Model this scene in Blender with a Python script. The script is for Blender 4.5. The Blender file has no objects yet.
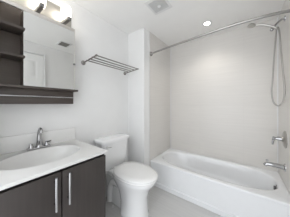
import bpy, bmesh, math
from mathutils import Vector, Matrix
PI = math.pi
S = bpy.context.scene
COL = S.collection

# ------------------------------------------------------------------ camera, world, exposure
cam_d = bpy.data.cameras.new('camera')
cam = bpy.data.objects.new('camera', cam_d); COL.objects.link(cam)
cam.location = (0, 0, 1.252)
cam.rotation_euler = (PI / 2, 0, math.radians(37.02))
cam_d.sensor_width = 36.0
cam_d.lens = 36.0 * 130.8 / 290.0
cam_d.shift_y = -4.7 / 290.0
cam_d.clip_start = 0.01
S.camera = cam

w = bpy.data.worlds.new('world'); S.world = w; w.use_nodes = True
bg = w.node_tree.nodes['Background']
bg.inputs['Color'].default_value = (0.93, 0.96, 1.0, 1)
bg.inputs['Strength'].default_value = 2.95

S.view_settings.view_transform = 'Standard'
S.view_settings.look = 'None'
S.view_settings.gamma = 1
S.view_settings.use_curve_mapping = False
S.view_settings.exposure = 0.0

# ------------------------------------------------------------------ dimensions of the place
XV, XL, XR = -1.49, -1.166, 0.359       # vanity wall, alcove left wall, right wall
YF, YB, YW = 1.68, 2.40, 1.53          # tub front, back wall, front face of the pier
ZC, ZR = 2.375, 0.368                   # ceiling, tub rim
Y0 = -0.75                              # open end of the room behind the camera

# ------------------------------------------------------------------ materials
def new_mat(name):
    m = bpy.data.materials.new(name); m.use_nodes = True
    nt = m.node_tree
    return m, nt, nt.nodes['Principled BSDF']

def plain(name, col, rough=0.5, metal=0.0, var=0.04, scale=12.0, bump=0.0, coat=0.0):
    m, nt, b = new_mat(name)
    b.inputs['Roughness'].default_value = rough
    b.inputs['Metallic'].default_value = metal
    if coat:
        b.inputs['Coat Weight'].default_value = coat
        b.inputs['Coat Roughness'].default_value = 0.05
    tc = nt.nodes.new('ShaderNodeTexCoord')
    n = nt.nodes.new('ShaderNodeTexNoise'); n.inputs['Scale'].default_value = scale
    n.inputs['Detail'].default_value = 4
    nt.links.new(tc.outputs['Object'], n.inputs['Vector'])
    r = nt.nodes.new('ShaderNodeValToRGB')
    r.color_ramp.elements[0].position = 0.3; r.color_ramp.elements[1].position = 0.7
    r.color_ramp.elements[0].color = tuple(c * (1 - var) for c in col) + (1,)
    r.color_ramp.elements[1].color = tuple(min(1, c * (1 + var)) for c in col) + (1,)
    nt.links.new(n.outputs['Fac'], r.inputs['Fac'])
    nt.links.new(r.outputs['Color'], b.inputs['Base Color'])
    if bump:
        bp = nt.nodes.new('ShaderNodeBump'); bp.inputs['Strength'].default_value = bump
        bp.inputs['Distance'].default_value = 0.002
        nt.links.new(n.outputs['Fac'], bp.inputs['Height'])
        nt.links.new(bp.outputs['Normal'], b.inputs['Normal'])
    return m

def wood(name, col, axis='Z'):
    m, nt, b = new_mat(name)
    b.inputs['Roughness'].default_value = 0.42
    tc = nt.nodes.new('ShaderNodeTexCoord')
    mp = nt.nodes.new('ShaderNodeMapping')
    sc = {'X': (3, 60, 60), 'Y': (60, 3, 60), 'Z': (60, 60, 3)}[axis]
    mp.inputs['Scale'].default_value = sc
    nt.links.new(tc.outputs['Object'], mp.inputs['Vector'])
    n = nt.nodes.new('ShaderNodeTexNoise'); n.inputs['Scale'].default_value = 1.0
    n.inputs['Detail'].default_value = 6; n.inputs['Roughness'].default_value = 0.65
    nt.links.new(mp.outputs['Vector'], n.inputs['Vector'])
    r = nt.nodes.new('ShaderNodeValToRGB')
    r.color_ramp.elements[0].position = 0.3; r.color_ramp.elements[1].position = 0.72
    r.color_ramp.elements[0].color = tuple(c * 0.85 for c in col) + (1,)
    r.color_ramp.elements[1].color = tuple(c * 1.14 for c in col) + (1,)
    nt.links.new(n.outputs['Fac'], r.inputs['Fac'])
    nt.links.new(r.outputs['Color'], b.inputs['Base Color'])
    bp = nt.nodes.new('ShaderNodeBump'); bp.inputs['Strength'].default_value = 0.15
    bp.inputs['Distance'].default_value = 0.001
    nt.links.new(n.outputs['Fac'], bp.inputs['Height'])
    nt.links.new(bp.outputs['Normal'], b.inputs['Normal'])
    return m

def tile(name, c1, c2, mortar, ua, va, bw, bh, rough, offset=0.0, streak=None, msize=0.003):
    """tiles in the plane of world axes ua / va, with fine streaks along ua"""
    m, nt, b = new_mat(name)
    b.inputs['Roughness'].default_value = rough
    g = nt.nodes.new('ShaderNodeNewGeometry')
    sp = nt.nodes.new('ShaderNodeSeparateXYZ'); nt.links.new(g.outputs['Position'], sp.inputs[0])
    cb = nt.nodes.new('ShaderNodeCombineXYZ')
    nt.links.new(sp.outputs[ua], cb.inputs['X']); nt.links.new(sp.outputs[va], cb.inputs['Y'])
    br = nt.nodes.new('ShaderNodeTexBrick'); br.offset = offset
    br.inputs['Scale'].default_value = 1.0
    br.inputs['Brick Width'].default_value = bw; br.inputs['Row Height'].default_value = bh
    br.inputs['Mortar Size'].default_value = msize; br.inputs['Mortar Smooth'].default_value = 0.2
    br.inputs['Color1'].default_value = c1 + (1,); br.inputs['Color2'].default_value = c2 + (1,)
    br.inputs['Mortar'].default_value = mortar + (1,)
    nt.links.new(cb.outputs[0], br.inputs['Vector'])
    mp = nt.nodes.new('ShaderNodeMapping'); mp.inputs['Scale'].default_value = (2.0, 45.0, 1.0)
    nt.links.new(cb.outputs[0], mp.inputs['Vector'])
    n = nt.nodes.new('ShaderNodeTexNoise'); n.inputs['Scale'].default_value = 1.0
    n.inputs['Detail'].default_value = 5
    nt.links.new(mp.outputs[0], n.inputs['Vector'])
    mr = nt.nodes.new('ShaderNodeMapRange')
    mr.inputs['From Min'].default_value = 0.25; mr.inputs['From Max'].default_value = 0.75
    a = streak or 0.05
    mr.inputs['To Min'].default_value = 1 - a; mr.inputs['To Max'].default_value = 1 + a
    nt.links.new(n.outputs['Fac'], mr.inputs['Value'])
    mx = nt.nodes.new('ShaderNodeVectorMath'); mx.operation = 'SCALE'
    nt.links.new(br.outputs['Color'], mx.inputs[0]); nt.links.new(mr.outputs[0], mx.inputs['Scale'])
    nt.links.new(mx.outputs[0], b.inputs['Base Color'])
    bp = nt.nodes.new('ShaderNodeBump'); bp.inputs['Strength'].default_value = 0.25
    bp.inputs['Distance'].default_value = 0.001; bp.invert = True
    nt.links.new(br.outputs['Fac'], bp.inputs['Height'])
    nt.links.new(bp.outputs['Normal'], b.inputs['Normal'])
    return m

def glow(name, col, strength):
    m, nt, b = new_mat(name)
    b.inputs['Base Color'].default_value = col + (1,)
    b.inputs['Roughness'].default_value = 0.4
    b.inputs['Emission Color'].default_value = col + (1,)
    b.inputs['Emission Strength'].default_value = strength
    return m

M_wall = plain('wall_paint', (0.84, 0.838, 0.83), 0.6, var=0.012, scale=5, bump=0.03)
M_ceil = plain('ceiling_paint', (0.92, 0.913, 0.895), 0.7, var=0.012, scale=5)
M_trim = plain('trim_paint', (0.82, 0.82, 0.82), 0.35, var=0.01)
M_door = plain('door_paint', (0.84, 0.84, 0.83), 0.35, var=0.01)
M_tileb = tile('wall_tile_back', (0.735, 0.712, 0.68), (0.72, 0.698, 0.667), (0.69, 0.667, 0.637), 'X', 'Z', 0.61, 0.305, 0.3, 0.0, 0.025, 0.0015)
M_tiles = tile('wall_tile_side', (0.735, 0.712, 0.68), (0.72, 0.698, 0.667), (0.69, 0.667, 0.637), 'Y', 'Z', 0.61, 0.305, 0.3, 0.0, 0.025, 0.0015)
M_floor = tile('floor_tile', (0.62, 0.615, 0.605), (0.58, 0.575, 0.565), (0.55, 0.545, 0.54), 'X', 'Y', 0.9, 0.2, 0.35, 0.35, 0.05, 0.002)
M_tub = plain('tub_enamel', (0.87, 0.88, 0.893), 0.12, var=0.008, coat=0.3)
M_ceramic = plain('white_ceramic', (0.88, 0.883, 0.885), 0.1, var=0.008, coat=0.4)
M_seat = plain('seat_plastic', (0.89, 0.888, 0.88), 0.25, var=0.008)
M_counter = plain('cultured_marble', (0.72, 0.715, 0.70), 0.2, var=0.02, scale=7, coat=0.2)
M_wood = wood('dark_wood', (0.046, 0.038, 0.035), 'Z')
M_woodh = wood('dark_wood_across', (0.072, 0.058, 0.05), 'Y')
M_woodb = wood('brown_wood_panel', (0.092, 0.072, 0.058), 'Y')
M_dark = plain('dark_recess', (0.02, 0.02, 0.02), 0.6)
M_chrome = plain('chrome', (0.46, 0.46, 0.465), 0.1, 1.0, var=0.01)
M_bright = plain('bright_chrome', (0.8, 0.8, 0.8), 0.25, 1.0, var=0.01)
M_nickel = plain('brushed_nickel', (0.50, 0.485, 0.46), 0.3, 1.0, var=0.03, scale=40)
M_steel = plain('rack_steel', (0.30, 0.285, 0.27), 0.3, 1.0, var=0.03, scale=40)
M_rod = plain('rod_steel', (0.42, 0.41, 0.40), 0.3, 1.0, var=0.02)
M_hose = plain('metal_hose', (0.40, 0.385, 0.365), 0.35, 1.0, var=0.08, scale=200)
M_darkmetal = plain('dark_nickel', (0.26, 0.255, 0.25), 0.35, 0.8)
M_plate = plain('plate_nickel', (0.50, 0.48, 0.44), 0.5, 1.0, var=0.02)
M_mirror = plain('mirror_silver', (0.70, 0.70, 0.685), 0.01, 1.0, var=0.0)
M_frame = plain('frame_champagne', (0.66, 0.63, 0.59), 0.35, 0.6, var=0.02)
M_grey = plain('grey_grille', (0.68, 0.68, 0.67), 0.5, var=0.03)
M_vent = plain('dark_louvre', (0.22, 0.215, 0.19), 0.5)
M_splash = plain('backsplash_marble', (0.82, 0.815, 0.80), 0.25, var=0.02, scale=7)
M_white = plain('white_plastic', (0.80, 0.80, 0.79), 0.4, var=0.01)
M_rubber = plain('grey_rubber', (0.16, 0.16, 0.16), 0.6, var=0.03)
M_bulb = glow('lit_glass', (1.0, 0.95, 0.87), 5.5)
M_lamp = glow('lit_lens', (1.0, 0.98, 0.95), 14.0)

# ------------------------------------------------------------------ mesh helpers
def smooth(bm, ang=40):
    lim = math.radians(ang)
    bm.normal_update()
    for f in bm.faces: f.smooth = True
    for e in bm.edges:
        if len(e.link_faces) == 2:
            if e.calc_face_angle(0) > lim: e.smooth = False

def box(bm, x0, x1, y0, y1, z0, z1, bev=0.0, seg=2):
    t = bmesh.new()
    bmesh.ops.create_cube(t, size=1)
    for v in t.verts:
        v.co = Vector(((x0 + x1) / 2 + v.co.x * (x1 - x0), (y0 + y1) / 2 + v.co.y * (y1 - y0), (z0 + z1) / 2 + v.co.z * (z1 - z0)))
    if bev: bmesh.ops.bevel(t, geom=list(t.edges), offset=bev, segments=seg, affect='EDGES', profile=0.5)
    merge(bm, t)

def merge(bm, t, mat=None):
    t.verts.index_update()
    vs = [bm.verts.new(mat @ v.co if mat else v.co) for v in t.verts]
    for f in t.faces:
        try: bm.faces.new([vs[v.index] for v in f.verts])
        except ValueError: pass
    t.free()

def loft(bm, loops, cap0=True, cap1=True, close=True):
    rows = [[bm.verts.new(p) for p in L] for L in loops]
    n = len(rows[0])
    for a, b in zip(rows, rows[1:]):
        for i in range(n if close else n - 1):
            j = (i + 1) % n
            bm.faces.new((a[i], a[j], b[j], b[i]))
    if cap0: bm.faces.new(rows[0][::-1])
    if cap1: bm.faces.new(rows[-1])

def lathe(bm, prof, base, axis=(0, 0, 1), n=24):
    """prof: list of (radius, distance along axis)"""
    ax = Vector(axis).normalized()
    up = Vector((0, 0, 1)) if abs(ax.z) < 0.9 else Vector((1, 0, 0))
    u = ax.cross(up).normalized(); v = ax.cross(u)
    base = Vector(base); loops = []
    for r, h in prof:
        loops.append([base + ax * h + (u * math.cos(2 * PI * i / n) + v * math.sin(2 * PI * i / n)) * r for i in range(n)])
    loft(bm, loops)

def spline(pts, k=8):
    P = [Vector(p) for p in pts]; out = []
    for i in range(len(P) - 1):
        p0 = P[max(i - 1, 0)]; p1 = P[i]; p2 = P[i + 1]; p3 = P[min(i + 2, len(P) - 1)]
        for s in range(k):
            t = s / k
            out.append(0.5 * ((2 * p1) + (p2 - p0) * t + (2 * p0 - 5 * p1 + 4 * p2 - p3) * t * t + (3 * p1 - p0 - 3 * p2 + p3) * t ** 3))
    out.append(P[-1]); return out

def tube(bm, pts, r, n=10):
    P = [Vector(p) for p in pts]
    R = r if isinstance(r, (list, tuple)) else [r] * len(P)
    if len(R) != len(P):
        R = [R[0] + (R[-1] - R[0]) * i / (len(P) - 1) for i in range(len(P))]
    t0 = (P[1] - P[0]).normalized()
    up = Vector((0, 0, 1)) if abs(t0.z) < 0.9 else Vector((1, 0, 0))
    u = t0.cross(up).normalized(); loops = []
    for i, p in enumerate(P):
        t = (P[min(i + 1, len(P) - 1)] - P[max(i - 1, 0)]).normalized()
        u = (u - t * u.dot(t)).normalized(); v = t.cross(u)
        loops.append([p + (u * math.cos(2 * PI * k / n) + v * math.sin(2 * PI * k / n)) * R[i] for k in range(n)])
    loft(bm, loops)

def ring_pts(cx, cy, ax, ay, z, n=64, e=2.0):
    out = []
    for i in range(n):
        t = 2 * PI * i / n; c, s = math.cos(t), math.sin(t)
        out.append(Vector((cx + ax * math.copysign(abs(c) ** (2 / e), c), cy + ay * math.copysign(abs(s) ** (2 / e), s), z)))
    return out

def rect_pts(x0, x1, y0, y1, z, n=64):
    out = []
    for i in range(n):
        t = 2 * PI * i / n; c, s = math.cos(t), math.sin(t); m = max(abs(c), abs(s))
        out.append(Vector(((x0 + x1) / 2 + (x1 - x0) / 2 * c / m, (y0 + y1) / 2 + (y1 - y0) / 2 * s / m, z)))
    return out

def obj(name, bm, mat, parent=None, ang=40):
    bmesh.ops.recalc_face_normals(bm, faces=list(bm.faces))
    smooth(bm, ang)
    me = bpy.data.meshes.new(name); bm.to_mesh(me); bm.free()
    me.materials.append(mat)
    o = bpy.data.objects.new(name, me); COL.objects.link(o)
    if parent:
        o.parent = parent
        top = parent
        off = Vector()
        while top: off += top.location; top = top.parent
        me.transform(Matrix.Translation(-off))
    return o

def part(name, mat, parent, build, ang=40):
    bm = bmesh.new(); build(bm); return obj(name, bm, mat, parent, ang)

def thing(name, label, cat, loc=(0, 0, 0), group=None):
    o = bpy.data.objects.new(name, None); COL.objects.link(o)
    o.location = loc; o.empty_display_size = 0.05
    o['label'] = label; o['category'] = cat
    if group: o['group'] = group
    return o

def tag(o, label, cat, group=None):
    o['label'] = label; o['category'] = cat
    if group: o['group'] = group
    return o

def struct(name, mat, build, parent=None):
    o = part(name, mat, parent, build)
    o['kind'] = 'structure'
    return o

# ------------------------------------------------------------------ the setting
struct('floor', M_floor, lambda b: box(b, XV - 0.1, XR + 0.1, Y0, YB + 0.1, -0.1, 0))
struct('ceiling', M_ceil, lambda b: box(b, XV - 0.1, XR + 0.1, Y0, YB + 0.1, ZC, ZC + 0.1))
struct('wall_left', M_wall, lambda b: box(b, XV - 0.1, XV, Y0, YB, 0, ZC))
struct('wall_right', M_wall, lambda b: box(b, XR + 0.008, XR + 0.1, Y0, YB, 0, ZC))
struct('wall_front_shading', M_wall, lambda b: box(b, XV, -1.13, -0.12, -0.02, 0, ZC))  # unseen wall stub, added and sized to shade the vanity corner
struct('wall_pier', M_wall, lambda b: box(b, XV, XL - 0.004, YW, YB, 0, ZC))
struct('wall_back', M_tileb, lambda b: box(b, XV, XR + 0.1, YB, YB + 0.1, 0, ZC))
struct('wall_alcove_left', M_tiles, lambda b: box(b, XL - 0.004, XL, YF - 0.02, YB, 0, ZC))
struct('wall_alcove_right', M_tiles, lambda b: box(b, XR, XR + 0.008, YF - 0.02, YB, 0, ZC))
struct('trim_1', M_trim, lambda b: box(b, XL - 0.004, XL + 0.002, YF - 0.028, YF - 0.02, 0, ZC, 0.001))
struct('trim_2', M_trim, lambda b: box(b, XL, XL + 0.012, YB - 0.012, YB, ZR, ZC, 0.002))
struct('trim_3', M_trim, lambda b: box(b, XR - 0.012, XR, YB - 0.012, YB, ZR, ZC, 0.002))
struct('baseboard_left', M_trim, lambda b: box(b, XV, XV + 0.014, 0.682, YW, 0, 0.10, 0.003))
struct('baseboard_pier', M_trim, lambda b: box(b, XV + 0.014, XL - 0.004, YW - 0.014, YW, 0, 0.10, 0.003))

# closed panelled door on the right wall: seen in the mirror
def door_leaf(b):
    xa, xb = XR - 0.012, XR + 0.006
    ys = [0.02, 0.13, 0.38, 0.48, 0.73, 0.835]
    zs = [0.01, 0.22, 0.82, 0.98, 1.60, 1.73, 2.05, 2.165]
    for k in (0, 2, 4): box(b, xa, xb, ys[k], ys[k + 1], zs[0], zs[7])
    for c in (1, 3):
        for z in (0, 2, 4, 6): box(b, xa, xb, ys[c], ys[c + 1], zs[z], zs[z + 1])
        for z in (1, 3, 5):
            box(b, xa + 0.009, xb, ys[c], ys[c + 1], zs[z], zs[z + 1])
            box(b, xa + 0.003, xb, ys[c] + 0.035, ys[c + 1] - 0.035, zs[z] + 0.035, zs[z + 1] - 0.035, 0.004)
door = struct('door_1', M_door, door_leaf)
def casing(b):
    xa, xb = XR - 0.02, XR + 0.008
    box(b, xa, xb, -0.065, 0.01, 0, 2.19, 0.004); box(b, xa, xb, 0.84, 0.866, 0, 2.195, 0.004)
    box(b, xa, xb, 0.01, 0.84, 2.17, 2.195, 0.004)
struct('trim_4', M_trim, casing)
def knob(b):
    lathe(b, [(0.028, 0), (0.028, 0.006), (0.01, 0.008), (0.01, 0.03), (0.024, 0.038), (0.027, 0.05), (0.02, 0.06), (0.002, 0.063)], (XR - 0.012, 0.08, 0.95), (-1, 0, 0))
struct('door_knob', M_nickel, knob, door)

# ------------------------------------------------------------------ bathtub
t = thing('bathtub', 'long white alcove bathtub with a smooth apron along the tiled back wall', 'bathtub', ((XL + XR) / 2, (YF + YB) / 2, 0))
def tub_shell(b):
    x0, x1, y0, y1 = XL + 0.002, XR - 0.002, YF, YB - 0.003
    bx0, bx1, by0, by1 = XL + 0.065, XR - 0.062, YF + 0.075, YB - 0.055
    def bas(ix0, ix1, iy0, iy1, z, e): return ring_pts((bx0 + ix0 + bx1 - ix1) / 2, (by0 + iy0 + by1 - iy1) / 2, (bx1 - ix1 - bx0 - ix0) / 2, (by1 - iy1 - by0 - iy0) / 2, z, 96, e)
    L = []
    L.append(rect_pts(x0, x1, y0, y1, 0.0, 96))
    L.append(rect_pts(x0, x1, y0, y1, 0.055, 96))
    L.append(rect_pts(x0, x1, y0 + 0.014, y1, 0.066, 96))
    L.append(rect_pts(x0, x1, y0 + 0.014, y1, ZR - 0.035, 96))
    L.append(rect_pts(x0, x1, y0 + 0.002, y1, ZR - 0.028, 96))
    L.append(rect_pts(x0, x1, y0, y1, ZR - 0.012, 96))
    L.append(rect_pts(x0, x1, y0 + 0.004, y1, ZR - 0.003, 96))
    L.append(rect_pts(x0, x1, y0 + 0.012, y1, ZR, 96))
    L.append(bas(-0.012, -0.012, -0.012, -0.012, ZR, 3.0))
    L.append(bas(-0.003, -0.003, -0.003, -0.003, ZR - 0.004, 2.9))
    L.append(bas(0.006, 0.004, 0.006, 0.006, ZR - 0.02, 2.9))
    L.append(bas(0.05, 0.012, 0.02, 0.02, ZR - 0.09, 2.9))
    L.append(bas(0.14, 0.03, 0.04, 0.04, ZR - 0.20, 2.9))
    L.append(bas(0.20, 0.05, 0.06, 0.06, ZR - 0.265, 3.0))
    L.append(bas(0.28, 0.10, 0.11, 0.11, ZR - 0.295, 2.8))
    L.append(bas(0.5, 0.3, 0.25, 0.25, ZR - 0.30, 2.4))
    loft(b, L, cap0=True, cap1=True)
part('shell', M_tub, t, tub_shell, 50)
ov = part('overflow_plate', M_chrome, t, lambda b: lathe(b, [(0.036, 0), (0.036, 0.006), (0.03, 0.012), (0.004, 0.014)], (XR - 0.064, 2.035, 0.318), (-1, 0, 0.12)))
part('trip_lever', M_rubber, ov, lambda b: box(b, XR - 0.092, XR - 0.076, 2.029, 2.041, 0.295, 0.338, 0.003))
part('drain', M_chrome, t, lambda b: lathe(b, [(0.034, 0), (0.034, 0.004), (0.02, 0.006), (0.002, 0.008)], (XR - 0.30, 2.03, ZR - 0.30)))

# ------------------------------------------------------------------ vanity cabinet
VX, VY0, VY1 = -0.925, 0.02, 0.678
ZK = 0.862
v = thing('vanity_cabinet', 'dark wood bathroom vanity cabinet with two flat doors under the white sink top', 'cabinet', (-1.2, 0.344, 0))
def vbody(b):
    xb = XV + 0.004
    box(b, xb, VX - 0.02, VY0, VY0 + 0.018, 0, 0.843)
    box(b, xb, VX - 0.02, VY1 - 0.018, VY1, 0, 0.843)
    box(b, xb, VX - 0.02, VY0 + 0.018, VY1 - 0.018, 0.10, 0.118)
    box(b, xb, xb + 0.012, VY0 + 0.018, VY1 - 0.018, 0.118, 0.843)
    box(b, VX - 0.09, VX - 0.075, VY0 + 0.018, VY1 - 0.018, 0, 0.10)
    box(b, VX - 0.078, VX - 0.064, VY0 + 0.018, VY1 - 0.018, 0.79, 0.843)
part('body', M_wood, v, vbody)
for k, (a, c) in enumerate(((VY0, 0.3440), (0.3500, VY1))):
    d = part('door', M_wood, v, lambda b: box(b, VX - 0.019, VX, a, c, 0.105, 0.822, 0.002))
    hy = (0.306, 0.381)[k]
    def handle(b):
        tube(b, [(VX + 0.032, hy, 0.606), (VX + 0.032, hy, 0.808)], 0.0075, 12)
        for z in (0.64, 0.774): tube(b, [(VX, hy, z), (VX + 0.034, hy, z)], 0.005, 10)
    part('handle', M_chrome, d, handle)

# ------------------------------------------------------------------ sink top
c = thing('sink_countertop', 'white sink countertop with an oval moulded basin on the dark vanity', 'countertop', (-1.2, 0.344, 0.844))
CX0, CX1, CY0, CY1 = XV + 0.002, -0.911, -0.018, 0.688
BX, BY, BAX, BAY = -1.205, 0.335, 0.180, 0.245
def slab(b):
    L = [ring_pts(BX, BY, BAX + 0.004, BAY + 0.004, 0.844, 96)]
    L.append(rect_pts(CX0, CX1, CY0, CY1, 0.844, 96))
    L.append(rect_pts(CX0, CX1, CY0, CY1, ZK - 0.006, 96))
    L.append(rect_pts(CX0, CX1 - 0.004, CY0 + 0.004, CY1 - 0.004, ZK, 96))
    L.append(ring_pts(BX, BY, BAX + 0.022, BAY + 0.022, ZK, 96))
    L.append(ring_pts(BX, BY, BAX + 0.014, BAY + 0.014, ZK + 0.003, 96))
    L.append(ring_pts(BX, BY, BAX + 0.006, BAY + 0.006, ZK + 0.002, 96))
    L.append(ring_pts(BX, BY, BAX, BAY, ZK - 0.006, 96))
    loft(b, L, False, False)
part('slab', M_counter, c, slab)
def basin(b):
    L = []
    for f, z in ((1.0, -0.006), (0.985, -0.018), (0.93, -0.05), (0.82, -0.085), (0.62, -0.115), (0.36, -0.130), (0.14, -0.134)):
        L.append(ring_pts(BX - 0.02 * (1 - f), BY, BAX * f, BAY * f, ZK + z, 96))
    loft(b, L, False, True)
    L2 = [[p + Vector((0, 0, -0.008)) for p in L[-1]]]
part('basin', M_counter, c, basin)
part('backsplash', M_splash, c, lambda b: box(b, CX0, CX0 + 0.016, CY0, CY1, ZK, ZK + 0.132, 0.004))
part('drain', M_chrome, c, lambda b: lathe(b, [(0.026, 0), (0.026, 0.003), (0.016, 0.005), (0.002, 0.006)], (BX - 0.02, BY, ZK - 0.134)))

# ------------------------------------------------------------------ faucet
FX, FY = -1.436, 0.358
f = thing('sink_faucet', 'chrome two-handle faucet with an upright spout behind the oval basin', 'faucet', (FX, FY, ZK))
part('base_plate', M_chrome, f, lambda b: box(b, FX - 0.024, FX + 0.024, FY - 0.082, FY + 0.082, ZK, ZK + 0.016, 0.007, 3))
def spout(b):
    P = spline([(FX, FY, ZK + 0.012), (FX + 0.002, FY, ZK + 0.07), (FX + 0.006, FY, ZK + 0.13), (FX + 0.018, FY, ZK + 0.168), (FX + 0.038, FY, ZK + 0.174), (FX + 0.056, FY, ZK + 0.160), (FX + 0.062, FY, ZK + 0.142)], 8)
    tube(b, P, [0.023 - 0.011 * min(1, i / 24) for i in range(len(P))], 16)
    lathe(b, [(0.029, 0), (0.027, 0.014), (0.021, 0.02)], (FX, FY, ZK + 0.012))
part('spout', M_chrome, f, spout)
for s in (-1, 1):
    def hnd(b):
        lathe(b, [(0.019, 0), (0.017, 0.016), (0.013, 0.024), (0.013, 0.036), (0.002, 0.04)], (FX, FY + s * 0.055, ZK + 0.012))
        tube(b, [(FX, FY + s * 0.055, ZK + 0.043), (FX + 0.02, FY + s * 0.062, ZK + 0.05), (FX + 0.052, FY + s * 0.07, ZK + 0.058)], [0.0085, 0.006], 10)
    part('handle', M_chrome, f, hnd)

# ------------------------------------------------------------------ mirror cabinet with open shelves
MX = -1.36; MY0, MY1 = 0.242, 0.629; SY0 = 0.0
mc = thing('mirror_cabinet', 'dark wood wall cabinet with a mirror door and open side shelves above the sink', 'cabinet', (XV, 0.31, 1.25))
def mbody(b):
    box(b, XV + 0.001, XV + 0.014, SY0, MY0 + 0.01, 1.392, 2.06)          # back of the shelf bay
    box(b, XV + 0.001, MX + 0.002, SY0, SY0 + 0.016, 1.392, 1.975)
    box(b, XV + 0.0145, MX - 0.014, MY0, MY1 - 0.004, 1.392, 1.985)     # box behind the mirror
part('body', M_woodb, mc, mbody)
for z in (1.825, 1.612):
    part('shelf', M_woodh, mc, lambda b: box(b, XV + 0.014, MX + 0.022, SY0 + 0.016, MY0 + 0.006, z - 0.009, z + 0.009, 0.002))
part('bottom_board', M_woodh, mc, lambda b: box(b, XV + 0.001, MX + 0.03, SY0 - 0.012, MY1 + 0.018, 1.374, 1.392, 0.002))
part('valance', M_woodh, mc, lambda b: box(b, XV + 0.001, MX - 0.008, SY0, MY1 - 0.012, 1.25, 1.374, 0.002))
def rail(b):
    tube(b, [(MX + 0.02, SY0 + 0.03, 1.312), (MX + 0.02, 0.602, 1.312)], 0.006, 12)
    for y in (SY0 + 0.06, 0.575): tube(b, [(MX - 0.008, y, 1.312), (MX + 0.02, y, 1.312)], 0.004, 10)
part('rail', M_chrome, mc, rail)
def ttrim(b):
    box(b, MX - 0.016, MX + 0.004, SY0, MY1, 1.975, 2.004, 0.003)
part('top_trim', M_frame, mc, ttrim)
md = part('mirror_door', M_mirror, mc, lambda b: box(b, MX - 0.014, MX, MY0, MY1 - 0.006, 1.392, 1.975))
part('edge_strip', M_frame, md, lambda b: box(b, MX - 0.014, MX + 0.002, MY1 - 0.006, MY1, 1.392, 1.975, 0.001))
part('edge_clip', M_rubber, md, lambda b: box(b, MX, MX + 0.006, MY1 - 0.016, MY1 + 0.002, 1.64, 1.656, 0.002))

# ------------------------------------------------------------------ vanity light
vl = thing('vanity_light', 'nickel wall light bar with three glowing glass shades above the mirror', 'wall lamp', (XV, 0.336, 2.12))
part('back_plate', M_plate, vl, lambda b: box(b, XV, XV + 0.022, 0.03, 0.642, 2.065, 2.225, 0.004))
for y in (0.138, 0.348, 0.558):
    a = part('arm', M_darkmetal, vl, lambda b: box(b, XV + 0.02, -1.312, y - 0.015, y + 0.015, 2.046, 2.078, 0.003))
    def shade(b):
        lathe(b, [(0.020, 0), (0.036, 0.006), (0.042, 0.025), (0.044, 0.06), (0.043, 0.10), (0.034, 0.122), (0.004, 0.128)], (-1.385, y, 2.078), n=28)
    part('glass_shade', M_bulb, vl, shade)

# ------------------------------------------------------------------ towel rack
tr = thing('towel_rack', 'grey metal towel shelf of four bars on the wall above the toilet', 'towel rack', (XV, 1.116, 1.73))
Y_A, Y_B = 0.782, 1.448
def rz(x): return 1.728 + (x - XV) / (0.27) * 0.028
for y in (Y_A, Y_B):
    def bracket(b):
        lathe(b, [(0.026, 0), (0.026, 0.006), (0.02, 0.011), (0.011, 0.014)], (XV, y, 1.728), (1, 0, 0))
        tube(b, [(XV + 0.01, y, rz(XV)), (-1.222, y, rz(-1.222))], 0.0075, 10)
        lathe(b, [(0.003, -0.011), (0.011, -0.007), (0.011, 0.007), (0.003, 0.011)], (-1.222, y, rz(-1.222)), (1, 0, 0), 14)
    part('bracket', M_steel, tr, bracket)
for x in (-1.222, -1.285, -1.345, -1.40):
    part('bar', M_steel, tr, lambda b: tube(b, [(x, Y_A - 0.012, rz(x)), (x, Y_B + 0.012, rz(x))], 0.0065, 10))

# ------------------------------------------------------------------ toilet
TY = 1.145
to = thing('toilet', 'white two-piece toilet with closed lid between the vanity and the tub', 'toilet', (-1.15, TY, 0))
def egg(xb, xf, hw, z, n=56, e=2.3):
    # blunt at the back (xb), rounder to the front (xf); widest 45% from the back
    xm = xb + (xf - xb) * 0.46; out = []
    for i in range(n):
        a = 2 * PI * i / n; cc, ss = math.cos(a), math.sin(a)
        ee = e if cc < 0 else 2.05
        L = (xf - xm) if cc > 0 else (xm - xb)
        out.append(Vector((xm + L * math.copysign(abs(cc) ** (2 / ee), cc), TY + hw * math.copysign(abs(ss) ** (2 / ee), ss), z)))
    return out
def bowl(b):
    L = [egg(-1.17, -0.840, 0.140, 0.0, e=3), egg(-1.17, -0.840, 0.140, 0.02, e=3), egg(-1.17, -0.846, 0.135, 0.035, e=3),
         egg(-1.17, -0.853, 0.130, 0.14, e=3), egg(-1.19, -0.850, 0.133, 0.22, e=3), egg(-1.22, -0.826, 0.143, 0.28, e=2.8),
         egg(-1.26, -0.805, 0.160, 0.330, e=2.6), egg(-1.29, -0.762, 0.178, 0.378, e=2.5), egg(-1.30, -0.742, 0.186, 0.412, e=2.5),
         egg(-1.30, -0.745, 0.184, 0.430, e=2.5), egg(-1.29, -0.76, 0.172, 0.434, e=2.5)]
    loft(b, L)
    box(b, -1.468, -1.20, TY - 0.125, TY + 0.125, 0.355, 0.432, 0.022, 3)
    box(b, -1.44, -1.08, TY - 0.092, TY + 0.092, 0.0, 0.37, 0.03, 3)
    for s in (-1, 1):                                             # moulded trapway on each side of the foot
        P = spline([(-1.10, TY + s * 0.085, 0.26), (-1.18, TY + s * 0.090, 0.305), (-1.28, TY + s * 0.090, 0.29), (-1.34, TY + s * 0.088, 0.19), (-1.35, TY + s * 0.085, 0.04)], 8)
        tube(b, P, 0.045, 14)
part('bowl', M_ceramic, to, bowl, 60)
def seat(b):
    loft(b, [egg(-1.273, -0.732, 0.199, 0.434), egg(-1.276, -0.727, 0.203, 0.439), egg(-1.276, -0.727, 0.203, 0.449), egg(-1.273, -0.733, 0.199, 0.453)])
part('seat', M_seat, to, seat, 60)
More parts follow.
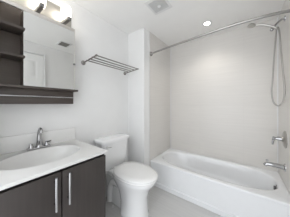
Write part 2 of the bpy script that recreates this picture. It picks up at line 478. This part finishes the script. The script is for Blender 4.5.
def lid(b):
    loft(b, [egg(-1.273, -0.729, 0.199, 0.4555), egg(-1.277, -0.724, 0.203, 0.460), egg(-1.277, -0.724, 0.203, 0.468), egg(-1.268, -0.733, 0.196, 0.477), egg(-1.20, -0.79, 0.14, 0.4815)])
ld = part('lid', M_seat, to, lid, 60)
for s in (-1, 1):
    part('hinge', M_seat, ld, lambda b: box(b, -1.278, -1.240, TY + s * 0.075 - 0.02, TY + s * 0.075 + 0.02, 0.432, 0.476, 0.006))
TT = 1.122
def tank(b):
    def rr(x0, x1, hw, z): return ring_pts((x0 + x1) / 2, TT, (x1 - x0) / 2, hw, z, 64, 6.5)
    loft(b, [rr(-1.455, -1.325, 0.175, 0.432), rr(-1.465, -1.315, 0.188, 0.442), rr(-1.475, -1.300, 0.203, 0.58), rr(-1.48, -1.288, 0.214, 0.774)])
tk = part('tank', M_ceramic, to, tank, 50)
def tlid(b):
    def rr(x0, x1, hw, z): return ring_pts((x0 + x1) / 2, TT, (x1 - x0) / 2, hw, z, 64, 7)
    loft(b, [rr(-1.482, -1.284, 0.218, 0.774), rr(-1.489, -1.268, 0.229, 0.779), rr(-1.489, -1.268, 0.229, 0.804), rr(-1.483, -1.276, 0.222, 0.814), rr(-1.45, -1.31, 0.19, 0.818)])
part('tank_lid', M_ceramic, to, tlid, 50)
def lever(b):
    lathe(b, [(0.014, 0), (0.014, 0.007), (0.008, 0.01), (0.008, 0.02)], (-1.294, TT - 0.165, 0.735), (1, 0, 0), 16)
    tube(b, [(-1.276, TT - 0.168, 0.735), (-1.27, TT - 0.13, 0.731), (-1.269, TT - 0.11, 0.728)], [0.007, 0.005], 10)
part('flush_lever', M_bright, to, lever)
for s in (-1, 1):
    part('bolt_cap', M_seat, to, lambda b: lathe(b, [(0.016, 0), (0.015, 0.012), (0.008, 0.02), (0.001, 0.022)], (-1.27, TY + s * 0.108, 0.0), n=14))

sv = thing('supply_valve', 'small chrome water supply valve with a braided hose beside the toilet', 'valve', (XV, 0.985, 0.2))
def valve(b):
    lathe(b, [(0.028, 0), (0.026, 0.006), (0.009, 0.01), (0.009, 0.06), (0.014, 0.062), (0.014, 0.09), (0.004, 0.092)], (XV, 0.985, 0.20), (1, 0, 0), 18)
    lathe(b, [(0.008, 0), (0.008, 0.03)], (XV + 0.075, 0.985, 0.205), n=12)
part('stop_valve', M_chrome, sv, valve)
part('valve_handle', M_chrome, sv, lambda b: lathe(b, [(0.006, 0), (0.018, 0.003), (0.018, 0.012), (0.004, 0.015)], (XV + 0.092, 0.985, 0.20), (1, 0, 0), 16))
part('hose', M_hose, sv, lambda b: tube(b, spline([(XV + 0.075, 0.985, 0.233), (XV + 0.085, 0.972, 0.29), (-1.352, 0.968, 0.35), (-1.336, 0.98, 0.405)], 8), 0.006, 10))
part('nut', M_white, sv, lambda b: lathe(b, [(0.011, 0), (0.015, 0.004), (0.015, 0.022), (0.010, 0.026)], (-1.336, 0.98, 0.404), n=12))

# ------------------------------------------------------------------ shower rod
sr = thing('shower_rod', 'curved chrome shower curtain rod spanning the tub alcove below the ceiling', 'curtain rod', (XL, 1.70, 2.037))
RZ = 2.037
part('rod', M_rod, sr, lambda b: tube(b, spline([(XL + 0.004, 1.70, RZ), (-0.99, 1.668, RZ), (-0.81, 1.643, RZ), (-0.406, 1.596, RZ), (-0.109, 1.572, RZ), (0.134, 1.582, RZ), (0.29, 1.612, RZ), (XR + 0.006, 1.63, RZ)], 8), 0.0135, 14))
part('flange', M_steel, sr, lambda b: lathe(b, [(0.034, 0), (0.034, 0.008), (0.026, 0.016), (0.018, 0.03)], (XL, 1.70, RZ), (1, -0.12, 0), 20))
part('flange', M_steel, sr, lambda b: lathe(b, [(0.034, 0), (0.034, 0.008), (0.026, 0.016), (0.018, 0.03)], (XR + 0.008, 1.63, RZ), (-1, -0.1, 0), 20))

# ------------------------------------------------------------------ shower arm, hand shower, valve, spout
SY = 2.04
sa = thing('shower_pipe', 'chrome shower pipe with a hose bracket high on the right tiled wall', 'shower pipe', (XR, SY, 2.175))
part('flange', M_chrome, sa, lambda b: lathe(b, [(0.03, 0), (0.028, 0.008), (0.014, 0.014)], (XR, SY, 2.175), (-1, 0, 0), 20))
part('arm', M_chrome, sa, lambda b: tube(b, spline([(XR - 0.006, SY, 2.175), (XR - 0.035, SY, 2.17), (XR - 0.075, SY, 2.13), (XR - 0.095, SY, 2.105)], 8), 0.010, 12))
def holder(b):
    lathe(b, [(0.014, -0.022), (0.017, -0.018), (0.017, 0.022), (0.012, 0.028)], (XR - 0.096, SY, 2.10), (-0.6, 0, -0.8), 16)
    tube(b, [(XR - 0.10, SY - 0.002, 2.098), (XR - 0.112, SY - 0.03, 2.10)], 0.009, 12)
part('hose_bracket', M_chrome, sa, holder)

hs = thing('hand_shower', 'chrome hand shower with a long looped hose hanging from the bracket of the shower pipe', 'hand shower', (0.24, 2.0, 2.1))
HY = SY - 0.045
def hhead(b):
    tube(b, spline([(0.285, HY, 2.072), (0.25, HY, 2.105), (0.18, HY, 2.148), (0.118, HY, 2.168)], 8), [0.0115, 0.014], 12)
    lathe(b, [(0.012, 0.022), (0.030, 0.014), (0.039, 0.004), (0.041, -0.006), (0.038, -0.010), (0.002, -0.012)], (0.075, HY, 2.176), (0.22, 0, 1), 24)
part('head', M_nickel, hs, hhead)
def hose(b):
    P = spline([(0.285, HY, 2.072), (0.283, HY, 2.03), (0.270, HY, 1.84), (0.254, HY, 1.514), (0.247, HY, 1.404), (0.254, HY, 1.30), (0.272, HY, 1.25), (0.297, HY, 1.231), (0.322, HY, 1.25), (0.340, HY, 1.30), (0.345, HY, 1.42), (0.330, HY, 1.673), (0.319, HY, 1.838), (0.306, HY, 2.03), (0.298, HY + 0.01, 2.085)], 10)
    tube(b, P, 0.0075, 10)
part('hose', M_hose, hs, hose)

vv = thing('shower_valve', 'round chrome shower valve plate with a lever handle above the tub spout', 'shower valve', (XR, SY, 0.867))
part('escutcheon', M_nickel, vv, lambda b: lathe(b, [(0.094, 0), (0.094, 0.004), (0.076, 0.014), (0.03, 0.018), (0.024, 0.03)], (XR, SY, 0.867), (-1, 0, 0), 32))
def vh(b):
    lathe(b, [(0.022, 0), (0.022, 0.035), (0.016, 0.045), (0.016, 0.06), (0.02, 0.064), (0.02, 0.078), (0.004, 0.082)], (XR - 0.02, SY, 0.867), (-1, 0, 0), 18)
    tube(b, [(XR - 0.09, SY, 0.872), (XR - 0.097, SY, 0.83), (XR - 0.10, SY, 0.795)], [0.012, 0.008], 12)
part('lever', M_chrome, vv, vh)

sp = thing('tub_spout', 'chrome tub spout with a diverter knob low on the right tiled wall', 'spout', (XR, SY, 0.56))
def spb(b):
    P = spline([(XR, SY, 0.562), (XR - 0.05, SY, 0.565), (XR - 0.11, SY, 0.567), (XR - 0.148, SY, 0.562), (XR - 0.163, SY, 0.543)], 6)
    tube(b, P, [0.027 - 0.008 * i / (len(P) - 1) for i in range(len(P))], 16)
    lathe(b, [(0.042, 0), (0.04, 0.006), (0.028, 0.012)], (XR, SY, 0.562), (-1, 0, 0), 22)
part('body', M_chrome, sp, spb)
part('diverter_knob', M_chrome, sp, lambda b: lathe(b, [(0.005, 0), (0.006, 0.02), (0.012, 0.023), (0.011, 0.034), (0.003, 0.037)], (XR - 0.145, SY, 0.578), n=14))

# ------------------------------------------------------------------ ceiling fittings
ef = thing('exhaust_fan', 'square ceiling exhaust fan with a grey slotted grille and white rim', 'exhaust fan', (-0.77, 1.285, ZC))
def efr(b):
    x0, x1, y0, y1 = -0.885, -0.655, 1.160, 1.40
    box(b, x0, x1, y0, 1.193, ZC - 0.007, ZC, 0.003); box(b, x0, x1, 1.370, y1, ZC - 0.007, ZC, 0.003)
    box(b, x0, -0.857, 1.193, 1.370, ZC - 0.007, ZC, 0.003); box(b, -0.683, x1, 1.193, 1.370, ZC - 0.007, ZC, 0.003)
part('rim', M_white, ef, efr)
def efg(b):
    box(b, -0.857, -0.683, 1.193, 1.370, ZC - 0.004, ZC)
    for k in range(11):
        y = 1.201 + k * 0.0152
        box(b, -0.857, -0.683, y - 0.003, y + 0.003, ZC - 0.012, ZC - 0.004)
part('grille', M_grey, ef, efg)
part('centre_cap', M_white, ef, lambda b: lathe(b, [(0.02, 0), (0.019, -0.005), (0.002, -0.007)], (-0.77, 1.285, ZC - 0.011)))

cv = thing('ceiling_register', 'small ceiling air register seen reflected in the mirror', 'air vent', (-0.02, 1.05, ZC))
def cvr(b):
    box(b, -0.14, 0.10, 0.95, 0.975, ZC - 0.01, ZC, 0.003); box(b, -0.14, 0.10, 1.125, 1.15, ZC - 0.01, ZC, 0.003)
    box(b, -0.14, -0.115, 0.975, 1.125, ZC - 0.01, ZC, 0.003); box(b, 0.075, 0.10, 0.975, 1.125, ZC - 0.01, ZC, 0.003)
part('frame', M_white, cv, cvr)
def cvs(b):
    box(b, -0.115, 0.075, 0.975, 1.125, ZC - 0.002, ZC)
    for k in range(7):
        y = 0.985 + k * 0.0215
        box(b, -0.115, 0.075, y - 0.004, y + 0.004, ZC - 0.009, ZC - 0.002)
part('louvres', M_vent, cv, cvs)

rl = thing('recessed_light', 'lit round recessed downlight in the ceiling above the bathtub', 'ceiling lamp', (-0.407, 1.98, ZC))
def rlr(b):
    n = 36; L = []
    for r, z in ((0.038, ZC), (0.038, ZC - 0.004), (0.046, ZC - 0.006), (0.064, ZC - 0.003), (0.066, ZC)):
        L.append(ring_pts(-0.407, 1.98, r, r, z, n))
    loft(b, L, False, False)
part('trim_ring', M_white, rl, rlr)
part('lens', M_lamp, rl, lambda b: lathe(b, [(0.038, 0), (0.038, -0.003), (0.02, -0.004), (0.001, -0.004)], (-0.407, 1.98, ZC), n=32))

# the downlight's own light
ld_ = bpy.data.lights.new('downlight_beam', 'SPOT'); ld_.energy = 12.5; ld_.spot_size = math.radians(140); ld_.spot_blend = 1.0
ld_.shadow_soft_size = 0.05; ld_.color = (1.0, 0.94, 0.86)
lo_ = bpy.data.objects.new('downlight_beam', ld_); COL.objects.link(lo_); lo_.location = (-0.407, 1.98, ZC - 0.06); lo_.parent = rl
lo_.location = (0, 0, -0.06)
